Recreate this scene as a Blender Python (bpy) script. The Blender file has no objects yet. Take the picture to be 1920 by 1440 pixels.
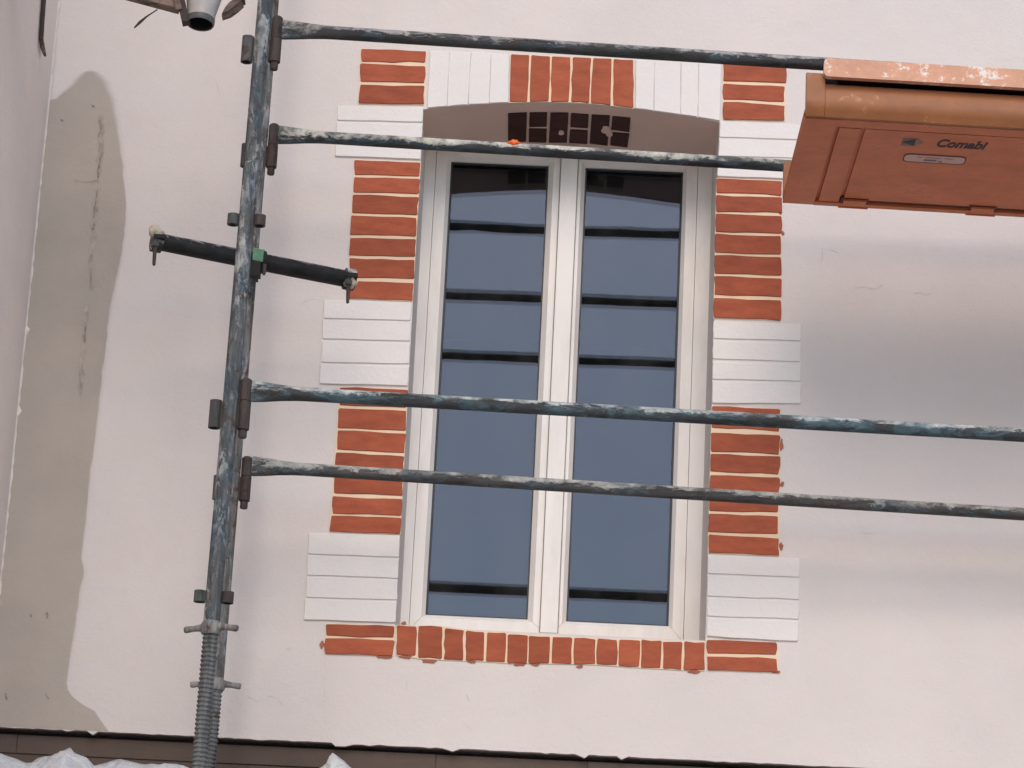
import bpy, bmesh, math, random
import numpy as np
from mathutils import Vector, Matrix, noise

random.seed(7)
PI = math.pi
SC = bpy.context.scene
COL = SC.collection
# ------------------------------------------------------------------ camera
CAM = Vector((0.0, -9.8, 1.6))
FPX, PITCH, ROLL, YAW = 5570.0, math.radians(17.0), math.radians(2.84), math.radians(-0.67)
R0 = Vector((math.cos(YAW), -math.sin(YAW), 0))
FW = Vector((math.sin(YAW)*math.cos(PITCH), math.cos(YAW)*math.cos(PITCH), math.sin(PITCH)))
U0 = R0.cross(FW)
RT = math.cos(ROLL)*R0 + math.sin(ROLL)*U0
UP = -math.sin(ROLL)*R0 + math.cos(ROLL)*U0
cam = bpy.data.cameras.new('camera'); camo = bpy.data.objects.new('camera', cam); COL.objects.link(camo)
M = Matrix((RT, UP, -FW)).transposed().to_4x4(); M.translation = CAM
camo.matrix_world = M
cam.sensor_width = 36.0; cam.lens = FPX/1920*36; cam.clip_start = 0.1; cam.clip_end = 3000
SC.camera = camo
# ------------------------------------------------------------------ sky, sun, exposure
SUN_EL, SUN_AZ = math.radians(38), math.radians(180)      # azimuth: compass angle from +Y, clockwise
w = bpy.data.worlds.new('World'); SC.world = w; w.use_nodes = True
wn = w.node_tree.nodes; wl = w.node_tree.links
sky = wn.new('ShaderNodeTexSky'); sky.sky_type = 'NISHITA'; sky.sun_disc = False
sky.sun_elevation = SUN_EL; sky.sun_rotation = SUN_AZ
sky.air_density = 1.0; sky.dust_density = 1.0; sky.ozone_density = 2.2
bg = wn['Background']; bg.inputs['Strength'].default_value = 0.15
wl.new(sky.outputs[0], bg.inputs['Color'])
sun = bpy.data.lights.new('sun', 'SUN'); suno = bpy.data.objects.new('sun', sun); COL.objects.link(suno)
sun.energy = 1.2; sun.angle = math.radians(30); sun.color = (1.0, 0.86, 0.74)
sd = Vector((math.sin(SUN_AZ)*math.cos(SUN_EL), math.cos(SUN_AZ)*math.cos(SUN_EL), math.sin(SUN_EL)))
suno.rotation_euler = sd.to_track_quat('Z', 'Y').to_euler(); suno.location = sd*30
SC.view_settings.view_transform = 'Standard'; SC.view_settings.look = 'None'
SC.view_settings.gamma = 1; SC.view_settings.use_curve_mapping = False
SC.view_settings.exposure = 0.34
SC.render.engine = 'CYCLES'; SC.cycles.max_bounces = 6; SC.cycles.diffuse_bounces = 3; SC.cycles.transparent_max_bounces = 8

def at(px, py, Y):
    """point of the place that stands at depth Y and is seen at a pixel of the photograph"""
    d = FW*FPX + RT*(px-960) - UP*(py-720)
    return CAM + d*((Y-CAM.y)/d.y)

# ------------------------------------------------------------------ materials
def mat(name):
    m = bpy.data.materials.new(name); m.use_nodes = True
    return m, m.node_tree.nodes, m.node_tree.links, m.node_tree.nodes['Principled BSDF']
def nz(n, l, scale, detail=4, rough=.55, vec=None, dist=0):
    t = n.new('ShaderNodeTexNoise'); t.inputs['Scale'].default_value = scale
    t.inputs['Detail'].default_value = detail; t.inputs['Roughness'].default_value = rough
    t.inputs['Distortion'].default_value = dist
    if vec: l.new(vec, t.inputs['Vector'])
    return t.outputs['Fac']
def ramp(n, l, src, stops):
    r = n.new('ShaderNodeValToRGB'); e = r.color_ramp.elements
    while len(e) < len(stops): e.new(.5)
    for i, (p, c) in enumerate(stops):
        e[i].position = p; e[i].color = (c, c, c, 1) if not hasattr(c, '__len__') else (*c, 1)
    l.new(src, r.inputs[0]); return r.outputs[0]
def mix(n, l, fac, a, b, mode='MIX'):
    x = n.new('ShaderNodeMix'); x.data_type = 'RGBA'; x.blend_type = mode
    for s, v in ((x.inputs[0], fac), (x.inputs[6], a), (x.inputs[7], b)):
        if hasattr(v, 'is_linked') or hasattr(v, 'links'): l.new(v, s)
        elif hasattr(v, '__len__'): s.default_value = (*v, 1)
        else: s.default_value = v
    return x.outputs[2]
def mth(n, l, op, a, b=0.0, c=None):
    x = n.new('ShaderNodeMath'); x.operation = op
    for i, v in enumerate((a, b) if c is None else (a, b, c)):
        if hasattr(v, 'links'): l.new(v, x.inputs[i])
        else: x.inputs[i].default_value = v
    return x.outputs[0]
def bump(n, l, b, h, strength, dist):
    x = n.new('ShaderNodeBump'); x.inputs['Strength'].default_value = strength
    x.inputs['Distance'].default_value = dist; l.new(h, x.inputs['Height']); l.new(x.outputs[0], b.inputs['Normal'])
def objvec(n, l, scale=(1, 1, 1), kind='Object', rnd=False):
    c = n.new('ShaderNodeTexCoord'); mp = n.new('ShaderNodeMapping'); mp.inputs['Scale'].default_value = scale
    l.new(c.outputs[kind], mp.inputs['Vector'])
    if rnd:
        o = n.new('ShaderNodeObjectInfo')
        mu = n.new('ShaderNodeVectorMath'); mu.operation = 'SCALE'; mu.inputs[0].default_value = (37, 53, 71)
        l.new(o.outputs['Random'], mu.inputs['Scale']); l.new(mu.outputs[0], mp.inputs['Location'])
    return mp.outputs[0]
def geopos(n): return n.new('ShaderNodeNewGeometry').outputs['Position']

def plaster(name, col, var=.06, cracks=True, dirt=.35, fade=None):
    m, n, l, b = mat(name); p = geopos(n)
    big = nz(n, l, 1.1, 5, .6, p); mid = nz(n, l, 7, 5, .6, p); fine = nz(n, l, 90, 4, .6, p)
    dk = tuple(c*(1-var*2.2) for c in col); lt = tuple(min(1, c*(1+var*.6)) for c in col)
    c1 = mix(n, l, ramp(n, l, big, [(.3, 0), (.7, 1)]), dk, lt)
    warm = tuple(c*k for c, k in zip(col, (1.0, .955, .93)))
    c1 = mix(n, l, mth(n, l, 'MULTIPLY', ramp(n, l, mid, [(.42, 0), (.7, 1)]), .55), c1, warm)
    # grubby scuffs
    sc = nz(n, l, 3.1, 8, .7, objvec(n, l, (1, 1, 2.6)))
    c1 = mix(n, l, mth(n, l, 'MULTIPLY', ramp(n, l, sc, [(.6, 0), (.78, 1)]), dirt*.5), c1, tuple(c*.72 for c in col))
    h = mth(n, l, 'ADD', mth(n, l, 'MULTIPLY', mid, .9), mth(n, l, 'MULTIPLY', fine, .22))
    if cracks:
        v = n.new('ShaderNodeTexVoronoi'); v.feature = 'DISTANCE_TO_EDGE'; v.inputs['Scale'].default_value = 2.7
        wv = n.new('ShaderNodeVectorMath'); wv.operation = 'ADD'
        nn = n.new('ShaderNodeTexNoise'); nn.inputs['Scale'].default_value = 4.5; nn.inputs['Detail'].default_value = 6
        l.new(p, nn.inputs['Vector']); sc2 = n.new('ShaderNodeVectorMath'); sc2.operation = 'SCALE'; sc2.inputs['Scale'].default_value = .42
        l.new(nn.outputs['Color'], sc2.inputs[0]); l.new(p, wv.inputs[0]); l.new(sc2.outputs[0], wv.inputs[1]); l.new(wv.outputs[0], v.inputs['Vector'])
        line = ramp(n, l, v.outputs['Distance'], [(0, 1), (.0045, 0)])
        msk = ramp(n, l, nz(n, l, 3.3, 3, .5, p), [(.57, 0), (.63, 1)])
        k = mth(n, l, 'MULTIPLY', line, msk)
        c1 = mix(n, l, mth(n, l, 'MULTIPLY', k, .4), c1, tuple(c*.5 for c in col))
        h = mth(n, l, 'SUBTRACT', h, mth(n, l, 'MULTIPLY', k, .5))
    if fade:
        at_ = n.new('ShaderNodeAttribute'); at_.attribute_name = 'fade'
        c1 = mix(n, l, at_.outputs['Fac'], fade, c1)
    l.new(c1, b.inputs['Base Color']); b.inputs['Roughness'].default_value = .78; b.inputs['Specular IOR Level'].default_value = .3
    bump(n, l, b, h, .75, .007)
    return m
M_WALL = plaster('wall_render', (.76, .692, .65), .045, False)
M_SIDE = plaster('side_render', (.87, .74, .64), .05, False, dirt=.6)
M_WHITE = plaster('white_render', (.83, .785, .745), .03, False, .2)
M_REVEAL = plaster('reveal_render', (.74, .67, .62), .06, False, .6)
M_SOFFIT = plaster('soffit_render', (.86, .62, .52), .08, False, .9)
M_PATCH = plaster('bare_render', (.49, .43, .37), .10, False, 1.0, fade=(.76, .692, .65))
M_CREAM = plaster('cream_mortar', (.90, .70, .49), .05, False, .2)
M_BROWNR = plaster('stone_band', (.125, .09, .072), .16, False, 1)

def brickmat(name, col, dark, var=.16):
    m, n, l, b = mat(name); p = geopos(n)
    o = n.new('ShaderNodeObjectInfo')
    st = nz(n, l, 17, 6, .7, objvec(n, l, (.55, 1, 1.8), 'Object', True)); fi = nz(n, l, 210, 3, .65, p)
    c1 = mix(n, l, ramp(n, l, st, [(.32, 0), (.66, 1)]), dark, col)
    c1 = mix(n, l, mth(n, l, 'MULTIPLY', ramp(n, l, fi, [(.56, 0), (.72, 1)]), .35), c1, tuple(x*.6 for x in dark))
    rv = mth(n, l, 'MULTIPLY_ADD', o.outputs['Random'], var, 1-var*.55)
    hs = n.new('ShaderNodeHueSaturation'); l.new(c1, hs.inputs['Color']); l.new(rv, hs.inputs['Value'])
    l.new(hs.outputs[0], b.inputs['Base Color']); b.inputs['Roughness'].default_value = .72; b.inputs['Specular IOR Level'].default_value = .3
    bump(n, l, b, mth(n, l, 'ADD', st, mth(n, l, 'MULTIPLY', fi, .25)), .35, .003)
    return m
M_BRICK = brickmat('painted_brick', (.45, .112, .050), (.32, .073, .035), .26)
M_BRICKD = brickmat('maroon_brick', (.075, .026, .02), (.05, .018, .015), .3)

def pvcmat():
    m, n, l, b = mat('window_pvc'); p = geopos(n)
    d = nz(n, l, 5, 6, .65, objvec(n, l, (3, 3, .8)))
    c = mix(n, l, ramp(n, l, d, [(.45, 0), (.75, 1)]), (.87, .825, .775), (.77, .72, .66))
    l.new(c, b.inputs['Base Color']); b.inputs['Roughness'].default_value = .42
    return m
M_PVC = pvcmat()
def plain(name, col, rough=.6, metal=0, var=.25, scale=25):
    m, n, l, b = mat(name); p = objvec(n, l, (1, 1, 1), 'Object', True)
    f = nz(n, l, scale, 5, .65, p)
    c = mix(n, l, ramp(n, l, f, [(.3, 0), (.72, 1)]), tuple(x*(1-var) for x in col), tuple(min(1, x*(1+var*.6)) for x in col))
    l.new(c, b.inputs['Base Color']); b.inputs['Roughness'].default_value = rough; b.inputs['Metallic'].default_value = metal
    bump(n, l, b, f, .3, .002)
    return m
M_SEAL = plain('dark_seal', (.03, .03, .032), .5)
M_GAP = plain('joint_gap', (.36, .34, .31), .8)
def glassmat():
    m, n, l, b = mat('window_glass'); n.remove(b)
    out = n['Material Output']
    g = n.new('ShaderNodeBsdfGlossy'); g.inputs['Roughness'].default_value = 0.0; g.inputs['Color'].default_value = (.75, .82, .98, 1)
    t = n.new('ShaderNodeBsdfTransparent'); t.inputs['Color'].default_value = (.82, .86, .86, 1)
    f = n.new('ShaderNodeFresnel'); f.inputs['IOR'].default_value = 1.64
    x = n.new('ShaderNodeMixShader'); l.new(f.outputs[0], x.inputs[0]); l.new(t.outputs[0], x.inputs[1]); l.new(g.outputs[0], x.inputs[2])
    bp = n.new('ShaderNodeBump'); bp.inputs['Strength'].default_value = .05; bp.inputs['Distance'].default_value = .006
    l.new(nz(n, l, 3.0, 2, .5, geopos(n)), bp.inputs['Height']); l.new(bp.outputs[0], g.inputs['Normal'])
    df = n.new('ShaderNodeBsdfDiffuse'); df.inputs['Color'].default_value = (.55, .53, .50, 1)
    ds = nz(n, l, 6, 7, .7, objvec(n, l, (1.6, 1, .5)), .4)
    x2 = n.new('ShaderNodeMixShader'); l.new(mth(n, l, 'MULTIPLY', ramp(n, l, ds, [(.42, .1), (.8, 1)]), .045), x2.inputs[0]); l.new(x.outputs[0], x2.inputs[1]); l.new(df.outputs[0], x2.inputs[2])
    l.new(x2.outputs[0], out.inputs['Surface'])
    return m
M_GLASS = glassmat()
M_ROOM = plain('dark_room', (.035, .035, .04), .9)

def tubemat(name, axis, base, blue, rust, white, bluecol=(.10, .17, .23), splat=(.66, .66, .62)):
    """worn scaffold steel: base paint, flaked blue, rust and plaster splashes that lie on the upper side"""
    m, n, l, b = mat(name)
    s = [1, 1, 1]; s['XYZ'.index(axis)] = .38
    v = objvec(n, l, tuple(s), 'Object', True); v2 = objvec(n, l, (1, 1, 1), 'Object', True)
    s[('XYZ'.index(axis))] = .1; v3 = objvec(n, l, tuple(s), 'Object', True)
    a1 = nz(n, l, 20, 8, .72, v, .8); a2 = nz(n, l, 24, 7, .7, v2, .4); a3 = nz(n, l, 48, 8, .75, v, .8); a4 = nz(n, l, 150, 4, .7, v2)
    a5 = nz(n, l, 5, 3, .5, v2); a6 = nz(n, l, 40, 6, .7, v3, .3)
    c = mix(n, l, ramp(n, l, a6, [(.35, 0), (.65, 1)]), tuple(x*.42 for x in base), tuple(x*1.55 for x in base))
    bl = mix(n, l, ramp(n, l, a3, [(.35, 0), (.68, 1)]), tuple(x*.38 for x in bluecol), tuple(x*1.55 for x in bluecol))
    c = mix(n, l, ramp(n, l, mth(n, l, 'ADD', a1, mth(n, l, 'MULTIPLY_ADD', a5, .5, -.25)), [(.60-blue*.25, 0), (.70-blue*.25, 1)]), c, bl)
    c = mix(n, l, ramp(n, l, a2, [(.66-rust*.24, 0), (.74-rust*.24, 1)]), c, mix(n, l, a4, (.030, .020, .017), (.13, .075, .055)))
    g = n.new('ShaderNodeNewGeometry'); sx = n.new('ShaderNodeSeparateXYZ'); l.new(g.outputs['Normal'], sx.inputs[0])
    k = mth(n, l, 'ADD', mth(n, l, 'MULTIPLY', a3, .75), mth(n, l, 'MULTIPLY', a6, .35))
    k = mth(n, l, 'ADD', k, mth(n, l, 'MULTIPLY', a5, .4))
    if axis == 'X': k = mth(n, l, 'ADD', k, mth(n, l, 'MULTIPLY', sx.outputs['Z'], .23))
    wm = ramp(n, l, k, [(.98-white*.3, 0), (1.04-white*.3, 1)])
    wm = mix(n, l, 1.0, wm, ramp(n, l, nz(n, l, 11, 5, .65, v2, .5), [(.40, .15), (.56, 1)]), 'MULTIPLY')
    c = mix(n, l, mth(n, l, 'MULTIPLY', wm, .9), c, mix(n, l, ramp(n, l, a2, [(.35, 0), (.65, 1)]), tuple(x*.5 for x in splat), splat))
    l.new(c, b.inputs['Base Color']); b.inputs['Roughness'].default_value = .66; b.inputs['Metallic'].default_value = .0
    b.inputs['Specular IOR Level'].default_value = .3
    bump(n, l, b, mth(n, l, 'ADD', mth(n, l, 'MULTIPLY', wm, .6), a3), .7, .004)
    return m
M_UPF = tubemat('upright_blue_paint', 'Z', (.12, .125, .125), .55, .42, .80, (.08, .112, .135), (.52, .53, .51))
M_UPR = tubemat('upright_grey_paint', 'Z', (.15, .14, .13), .2, .55, .75, splat=(.50, .47, .44))
M_LG = [tubemat('rail_dark', 'X', (.042, .040, .039), .3, .42, .70, (.055, .075, .085), (.52, .50, .46)),
        tubemat('rail_splashed', 'X', (.040, .043, .045), .45, .28, .92, (.06, .085, .10), (.78, .75, .63)),
        tubemat('rail_blue', 'X', (.045, .047, .048), .60, .3, .66, (.085, .135, .155), (.66, .68, .64)),
        tubemat('rail_grey', 'X', (.070, .066, .063), .4, .45, .78, (.09, .115, .125), (.58, .57, .51))]
M_RUST = tubemat('rusty_socket', 'Z', (.060, .047, .043), .05, .6, .42, (.05, .05, .05), splat=(.26, .23, .215))
M_SOCK = tubemat('grey_socket', 'Z', (.085, .085, .083), .1, .45, .45, (.06, .07, .07), splat=(.26, .26, .25))
M_BLACK = tubemat('black_tube', 'X', (.014, .0135, .0135), .0, .1, .30, (.03, .03, .035), (.45, .44, .43))
M_CLAMP = tubemat('splashed_clamp', 'X', (.04, .036, .036), .0, .3, .70, (.05, .05, .05), splat=(.66, .63, .58))
M_THREAD = tubemat('galvanised_thread', 'Z', (.15, .155, .15), .0, .15, .30, (.12, .12, .12), splat=(.38, .38, .37))
M_NUT = tubemat('dusty_nut', 'Z', (.23, .22, .205), .0, .2, .4, (.2, .19, .18), splat=(.40, .38, .35))
M_GREEN = plain('green_paint', (.11, .27, .14), .5, 0, .4, 40)
M_CAP = plain('cream_plaster', (.56, .49, .36), .8)
M_ORBLOB = plain('orange_paint', (.9, .16, .02), .5, 0, .1)
def deckmat(name, col, worn, amt):
    m, n, l, b = mat(name); p = geopos(n)
    f = nz(n, l, 7, 7, .7, objvec(n, l, (.8, 1.1, 1))); g = nz(n, l, 55, 6, .7, objvec(n, l, (.8, 1, 1)))
    c = mix(n, l, ramp(n, l, f, [(.3, 0), (.7, 1)]), tuple(x*.75 for x in col), tuple(x*1.15 for x in col))
    c = mix(n, l, ramp(n, l, mth(n, l, 'ADD', mth(n, l, 'MULTIPLY', f, .5), mth(n, l, 'MULTIPLY', g, .5)), [(.60-amt*.1, 0), (.64-amt*.1, 1)]), c, worn)
    l.new(c, b.inputs['Base Color']); b.inputs['Roughness'].default_value = .5; b.inputs['Specular IOR Level'].default_value = .4
    bump(n, l, b, g, .25, .002)
    return m
M_DECK = deckmat('deck_orange_brown', (.62, .165, .058), (.47, .155, .08), .5)
M_DECKLIP = deckmat('deck_lip_tan', (.35, .128, .045), (.46, .22, .10), .4)
M_TOE = deckmat('toe_board_salmon', (.72, .36, .22), (.85, .76, .68), .75)
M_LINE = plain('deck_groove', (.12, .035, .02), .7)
M_INK = plain('black_ink', (.03, .012, .012), .6, 0, .2, 90)
M_INKG = plain('grey_ink', (.20, .12, .11), .6, 0, .3, 90)
M_INKB = plain('faded_ink', (.30, .155, .12), .6, 0, .3, 90)
M_STICK = plain('pink_sticker', (.60, .34, .28), .4, 0, .12)
M_WOOD = tubemat('brown_timber', 'X', (.20, .14, .11), .0, .45, .40, (.14, .10, .08), splat=(.42, .33, .27))
M_WOODD = plain('dark_brown_timber', (.045, .028, .024), .7)
M_PIPE = plain('white_pipe', (.52, .48, .45), .45, 0, .2, 12)
M_BORE = plain('pipe_bore_shade', (.02, .02, .02), .6)
M_RIM = plain('pipe_grey_rim', (.11, .11, .11), .5)
M_ROOF = plain('canopy_sheet', (.55, .53, .50), .9)  # unseen roof made pale to bounce light up onto soffit and deck
M_TIMBERB = plain('base_board', (.22, .16, .11), .8)
M_PAVE = plain('paving', (.42, .40, .37), .9, 0, .25, 3)
M_ASPH = plain('asphalt', (.11, .11, .11), .9, 0, .3, 6)
def tarpmat():
    m, n, l, b = mat('white_plastic'); p = geopos(n)
    f = nz(n, l, 7, 6, .6, p)
    l.new(mix(n, l, ramp(n, l, f, [(.35, 0), (.7, 1)]), (.60, .61, .61), (.80, .80, .79)), b.inputs['Base Color'])
    b.inputs['Roughness'].default_value = .35
    bump(n, l, b, nz(n, l, 16, 5, .6, p, 2.5), .9, .02)
    return m
M_TARP = tarpmat()

# ------------------------------------------------------------------ builders
def lerp(a, b, t): return a+(b-a)*t
def link(name, me, m, parent=None, smooth=False):
    if m: me.materials.append(m)
    if smooth:
        for p in me.polygons: p.use_smooth = True
    o = bpy.data.objects.new(name, me); COL.objects.link(o)
    if parent:
        o.parent = parent
        o.matrix_parent_inverse = Matrix.Translation(-Vector(wloc[parent.name]))
    wloc[o.name] = (wloc[parent.name] if False else (0, 0, 0))
    return o
wloc = {}
def thing(name, label, cat, loc=(0, 0, 0), group=None):
    o = bpy.data.objects.new(name, None); COL.objects.link(o); o.location = loc; o.empty_display_size = .1
    wloc[o.name] = tuple(loc)
    return tag(o, label, cat, group)
def tag(o, label, cat, group=None, kind=None):
    if label: o['label'] = label
    if cat: o['category'] = cat
    if group: o['group'] = group
    if kind: o['kind'] = kind
    return o
class MB:
    def __init__(s): s.bm = bmesh.new()
    def build(s, name, m, parent=None, smooth=False, bevel=0, seg=2):
        if bevel:
            bmesh.ops.bevel(s.bm, geom=[e for e in s.bm.edges if e.calc_face_angle(0) > .6], offset=bevel, segments=seg, affect='EDGES', profile=.5)
        bmesh.ops.recalc_face_normals(s.bm, faces=s.bm.faces)
        me = bpy.data.meshes.new(name); s.bm.to_mesh(me); s.bm.free()
        o = link(name, me, m, parent)
        if smooth:
            for p in me.polygons: p.use_smooth = True
            try: me.set_sharp_from_angle(angle=math.radians(35))
            except Exception: pass
        return o
    def box(s, x0, x1, y0, y1, z0, z1, mtx=None):
        v = [Vector((x, y, z)) for z in (z0, z1) for y in (y0, y1) for x in (x0, x1)]
        if mtx: v = [mtx @ q for q in v]
        v = [s.bm.verts.new(q) for q in v]
        for f in ((0, 2, 3, 1), (4, 5, 7, 6), (0, 1, 5, 4), (2, 6, 7, 3), (0, 4, 6, 2), (1, 3, 7, 5)):
            s.bm.faces.new([v[i] for i in f])
        return s
    def rings(s, rings, close=True, cap=True):
        """loft a list of closed rings of points"""
        vs = [[s.bm.verts.new(p) for p in r] for r in rings]; n = len(vs[0])
        for a, b in zip(vs, vs[1:]):
            for i in range(n):
                s.bm.faces.new((a[i], a[(i+1) % n], b[(i+1) % n], b[i]))
        if cap:
            s.bm.faces.new(list(reversed(vs[0]))); s.bm.faces.new(vs[-1])
        return s
    def lathe(s, a, b, prof, n=20, ey=1.0):
        """prof: list of (t along a->b in 0..1, radius or (ru,rv))"""
        a = Vector(a); b = Vector(b); d = (b-a); q = d.normalized()
        u = q.orthogonal().normalized() if abs(q.z) > .9 else Vector((0, 0, 1)).cross(q).normalized()
        v = q.cross(u)
        R = []
        for t, r in prof:
            ru, rv = r if hasattr(r, '__len__') else (r, r)
            R.append([a+d*t+u*(ru*math.cos(2*PI*i/n))+v*(rv*math.sin(2*PI*i/n)) for i in range(n)])
        return s.rings(R)
    def prism(s, pts, y0, y1, inset=0):
        """outline in XZ, extruded from y0 (back) to y1 (front); the front edge may be rounded by an inset"""
        n = len(pts); c = sum((Vector((p[0], 0, p[1])) for p in pts), Vector())/n
        def ring(y, k):
            out = []
            for i in range(n):
                p = Vector((pts[i][0], 0, pts[i][1]))
                a = Vector((pts[i-1][0], 0, pts[i-1][1])); b = Vector((pts[(i+1) % n][0], 0, pts[(i+1) % n][1]))
                t = (b-a).normalized(); nn = Vector((t.z, 0, -t.x))
                if nn.dot(c-p) < 0: nn = -nn
                q = p+nn*k; out.append(Vector((q.x, y, q.z)))
            return out
        R = [ring(y0, 0), ring(y1+(y0-y1)*.35 if inset else y1, 0)]
        if inset: R.append(ring(y1, inset))
        return s.rings(R)


# ================================================================== THE SETTING
g = MB().box(-400, 400, -400, 400, -.2, 0).build('ground', M_PAVE); tag(g, None, None, kind='structure')
g = MB().box(-400, 400, -16, -10.5, .0, .004).build('road', M_ASPH); tag(g, None, None, kind='structure')

# ================================================================== THE HOUSE
house = thing('house', 'pale rendered house wall with brick framed white window', 'house', (0, 0, 0))
# opening, traced on the wall plane
Lq = [(797.5, 130), (794, 196), (787, 337), (774, 564), (768, 690), (758, 856), (750.5, 1001), (741.5, 1167)]
Rq = [(1355, 158), (1342.5, 363), (1338.5, 562), (1335.5, 700), (1331, 880), (1327.5, 1037), (1324.5, 1193)]
def fitline(q):
    P = [at(x, y, 0) for x, y in q]
    return np.polyfit([p.z for p in P], [p.x for p in P], 1)
lf, rf = fitline(Lq), fitline(Rq)
def xl(z): return float(np.polyval(lf, z))
def xr(z): return float(np.polyval(rf, z))
aq = [(800, 204), (850, 199.5), (905, 196), (957, 193), (1000, 191.5), (1040, 191.3), (1075, 192.5), (1110, 195), (1148, 199), (1187, 204), (1240, 211), (1300, 219.5), (1349, 228)]
AP = [at(x, y, 0) for x, y in aq]
ac = np.polyfit([p.x for p in AP], [p.z for p in AP], 2)
def arch(x): return float(np.polyval(ac, x))
ZS = (at(744, 1172, 0).z + at(1322, 1203, 0).z)/2          # top of the brick sill
RD = .405                                                   # depth of the reveal
XC = -1.808                                                 # inside corner with the projecting wall
ZR = 3.325                                                  # bottom edge of the render
xa, xb = xl(arch(-.47)), xr(arch(.57))
NA = 24
ax = [lerp(xa, xb, i/NA) for i in range(NA+1)]
WT, WX0, WX1 = 8.2, -4.5, 6.0
bm = bmesh.new()
def face(pts): return bm.faces.new([bm.verts.new(p) for p in pts])
# front sheet in strips (left, right, under, over)
zb = ZS
face([(WX0, 0, ZR), (xl(zb), 0, ZR), (xl(zb), 0, zb), (xa, 0, arch(xa)), (xa, 0, WT), (WX0, 0, WT)])
face([(xr(zb), 0, ZR), (WX1, 0, ZR), (WX1, 0, WT), (xb, 0, WT), (xb, 0, arch(xb)), (xr(zb), 0, zb)])
face([(xl(zb), 0, ZR), (xr(zb), 0, ZR), (xr(zb), 0, zb), (xl(zb), 0, zb)])
for i in range(NA):
    face([(ax[i], 0, arch(ax[i])), (ax[i+1], 0, arch(ax[i+1])), (ax[i+1], 0, WT), (ax[i], 0, WT)])
# underside of the render, slightly ragged edge comes from the drip pieces below
face([(WX0, 0, ZR), (WX0, .12, ZR), (WX1, .12, ZR), (WX1, 0, ZR)])
me = bpy.data.meshes.new('wall'); bmesh.ops.remove_doubles(bm, verts=bm.verts, dist=1e-5); bmesh.ops.recalc_face_normals(bm, faces=bm.faces)
bm.to_mesh(me); bm.free()
for p in me.polygons:
    if p.normal.y > .5: p.flip()
wall = link('wall', me, M_WALL, house)
# jamb reveals, sill and soffit
m1 = MB(); b = m1.bm
for xs, zt in ((xl, arch(xa)), (xr, arch(xb))):
    vs = [b.verts.new(q) for q in ((xs(zb), 0, zb), (xs(zb), RD, zb), (xs(zt), RD, zt), (xs(zt), 0, zt))]; b.faces.new(vs)
vs = [b.verts.new(q) for q in ((xl(zb), 0, zb), (xr(zb), 0, zb), (xr(zb), RD, zb+.02), (xl(zb), RD, zb+.02))]; b.faces.new(vs)
m1.build('reveal', M_REVEAL, house)
m1 = MB(); b = m1.bm
r0 = [b.verts.new((x, 0, arch(x))) for x in ax]; r1 = [b.verts.new((x, RD, arch(x)-.012)) for x in ax]
for i in range(NA): b.faces.new((r0[i], r0[i+1], r1[i+1], r1[i]))
soffit = m1.build('soffit', M_SOFFIT, house)
# lower storey and its stone band (recessed under the render)
MB().box(WX0, WX1, .12, .4, 0, ZR).build('lower_wall', M_BROWNR, house)
MB().box(WX0, WX1, .0365, .119, 0, ZR-.024).build('mortar_bed', M_BROWNR, house)
random.seed(3)
for row, (z0, z1, dx, lo, hi) in enumerate(((ZR-.083, ZR-.022, .1, .5, .9), (ZR-.30, ZR-.088, .35, .42, .62))):
    x = -2.2-dx
    while x < 2.3:
        wd = random.uniform(lo, hi); j = random.uniform(-.003, .004)
        MB().box(x+.0018, x+wd-.0018, .030+j*.6+(.002 if row else 0), .118, z0, z1).build('stone_block', M_BROWNR, house, bevel=.004, seg=1)
        x += wd
# ragged nibs of render along the bottom edge
random.seed(11)
top, bot = [], []
x = XC
pts = []
while x < 2.0:
    pts.append((x, ZR-.003-abs(random.gauss(0, .0016))-(.010 if random.random() < .03 else 0))); x += random.uniform(.012, .035)
m1 = MB(); b = m1.bm
for (x0, z0), (x1, z1) in zip(pts, pts[1:]):
    for y in (-.0025,):
        b.faces.new([b.verts.new(q) for q in ((x0, y, z0), (x1, y, z1), (x1, y, ZR+.006), (x0, y, ZR+.006))])
        b.faces.new([b.verts.new(q) for q in ((x0, y, z0), (x0, .016, z0), (x1, .016, z1), (x1, y, z1))])
bmesh.ops.remove_doubles(b, verts=b.verts, dist=1e-5)
m1.build('render_edge', M_WALL, house)

# unpainted damp patch beside the corner
def smooth(pts, k=4, closed=True):
    out = []; n = len(pts)
    for i in range(n if closed else n-1):
        p0, p1, p2, p3 = (Vector(pts[(i+j-1) % n]) if closed else Vector(pts[min(max(i+j-1, 0), n-1)]) for j in range(4))
        for s in range(k):
            t = s/k
            out.append(.5*((2*p1)+(p2-p0)*t+(2*p0-5*p1+4*p2-p3)*t*t+(3*p1-p0-3*p2+p3)*t**3))
    if not closed: out.append(Vector(pts[-1]))
    return out
pq = [(97, 190), (112, 174), (130, 160), (146, 140), (165, 131), (190, 136), (206, 152), (216, 178), (223, 212), (229, 262), (233, 312), (238, 382), (236, 430), (229, 482), (216, 542), (206, 600), (199, 662), (191, 730), (183, 802), (173, 880), (166, 942), (159, 1010), (155, 1048), (160, 1074), (153, 1102), (146, 1152), (136, 1212), (129, 1262), (128, 1290), (141, 1311), (165, 1325), (181, 1336), (190, 1350), (206, 1367)]
pp = smooth([(at(x, y, 0).x, at(x, y, 0).z) for x, y in pq], 4, False)
pp = [(p.x+.004*noise.noise(Vector((p.x*30, p.y*30, 0))), p.y) for p in pp]
pp[-1] = (pp[-1][0], ZR-.002)
b = bmesh.new(); FL = b.verts.layers.float.new('fade')
ia = max(range(len(pp)), key=lambda i: pp[i][1]); zap = pp[ia][1]
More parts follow.
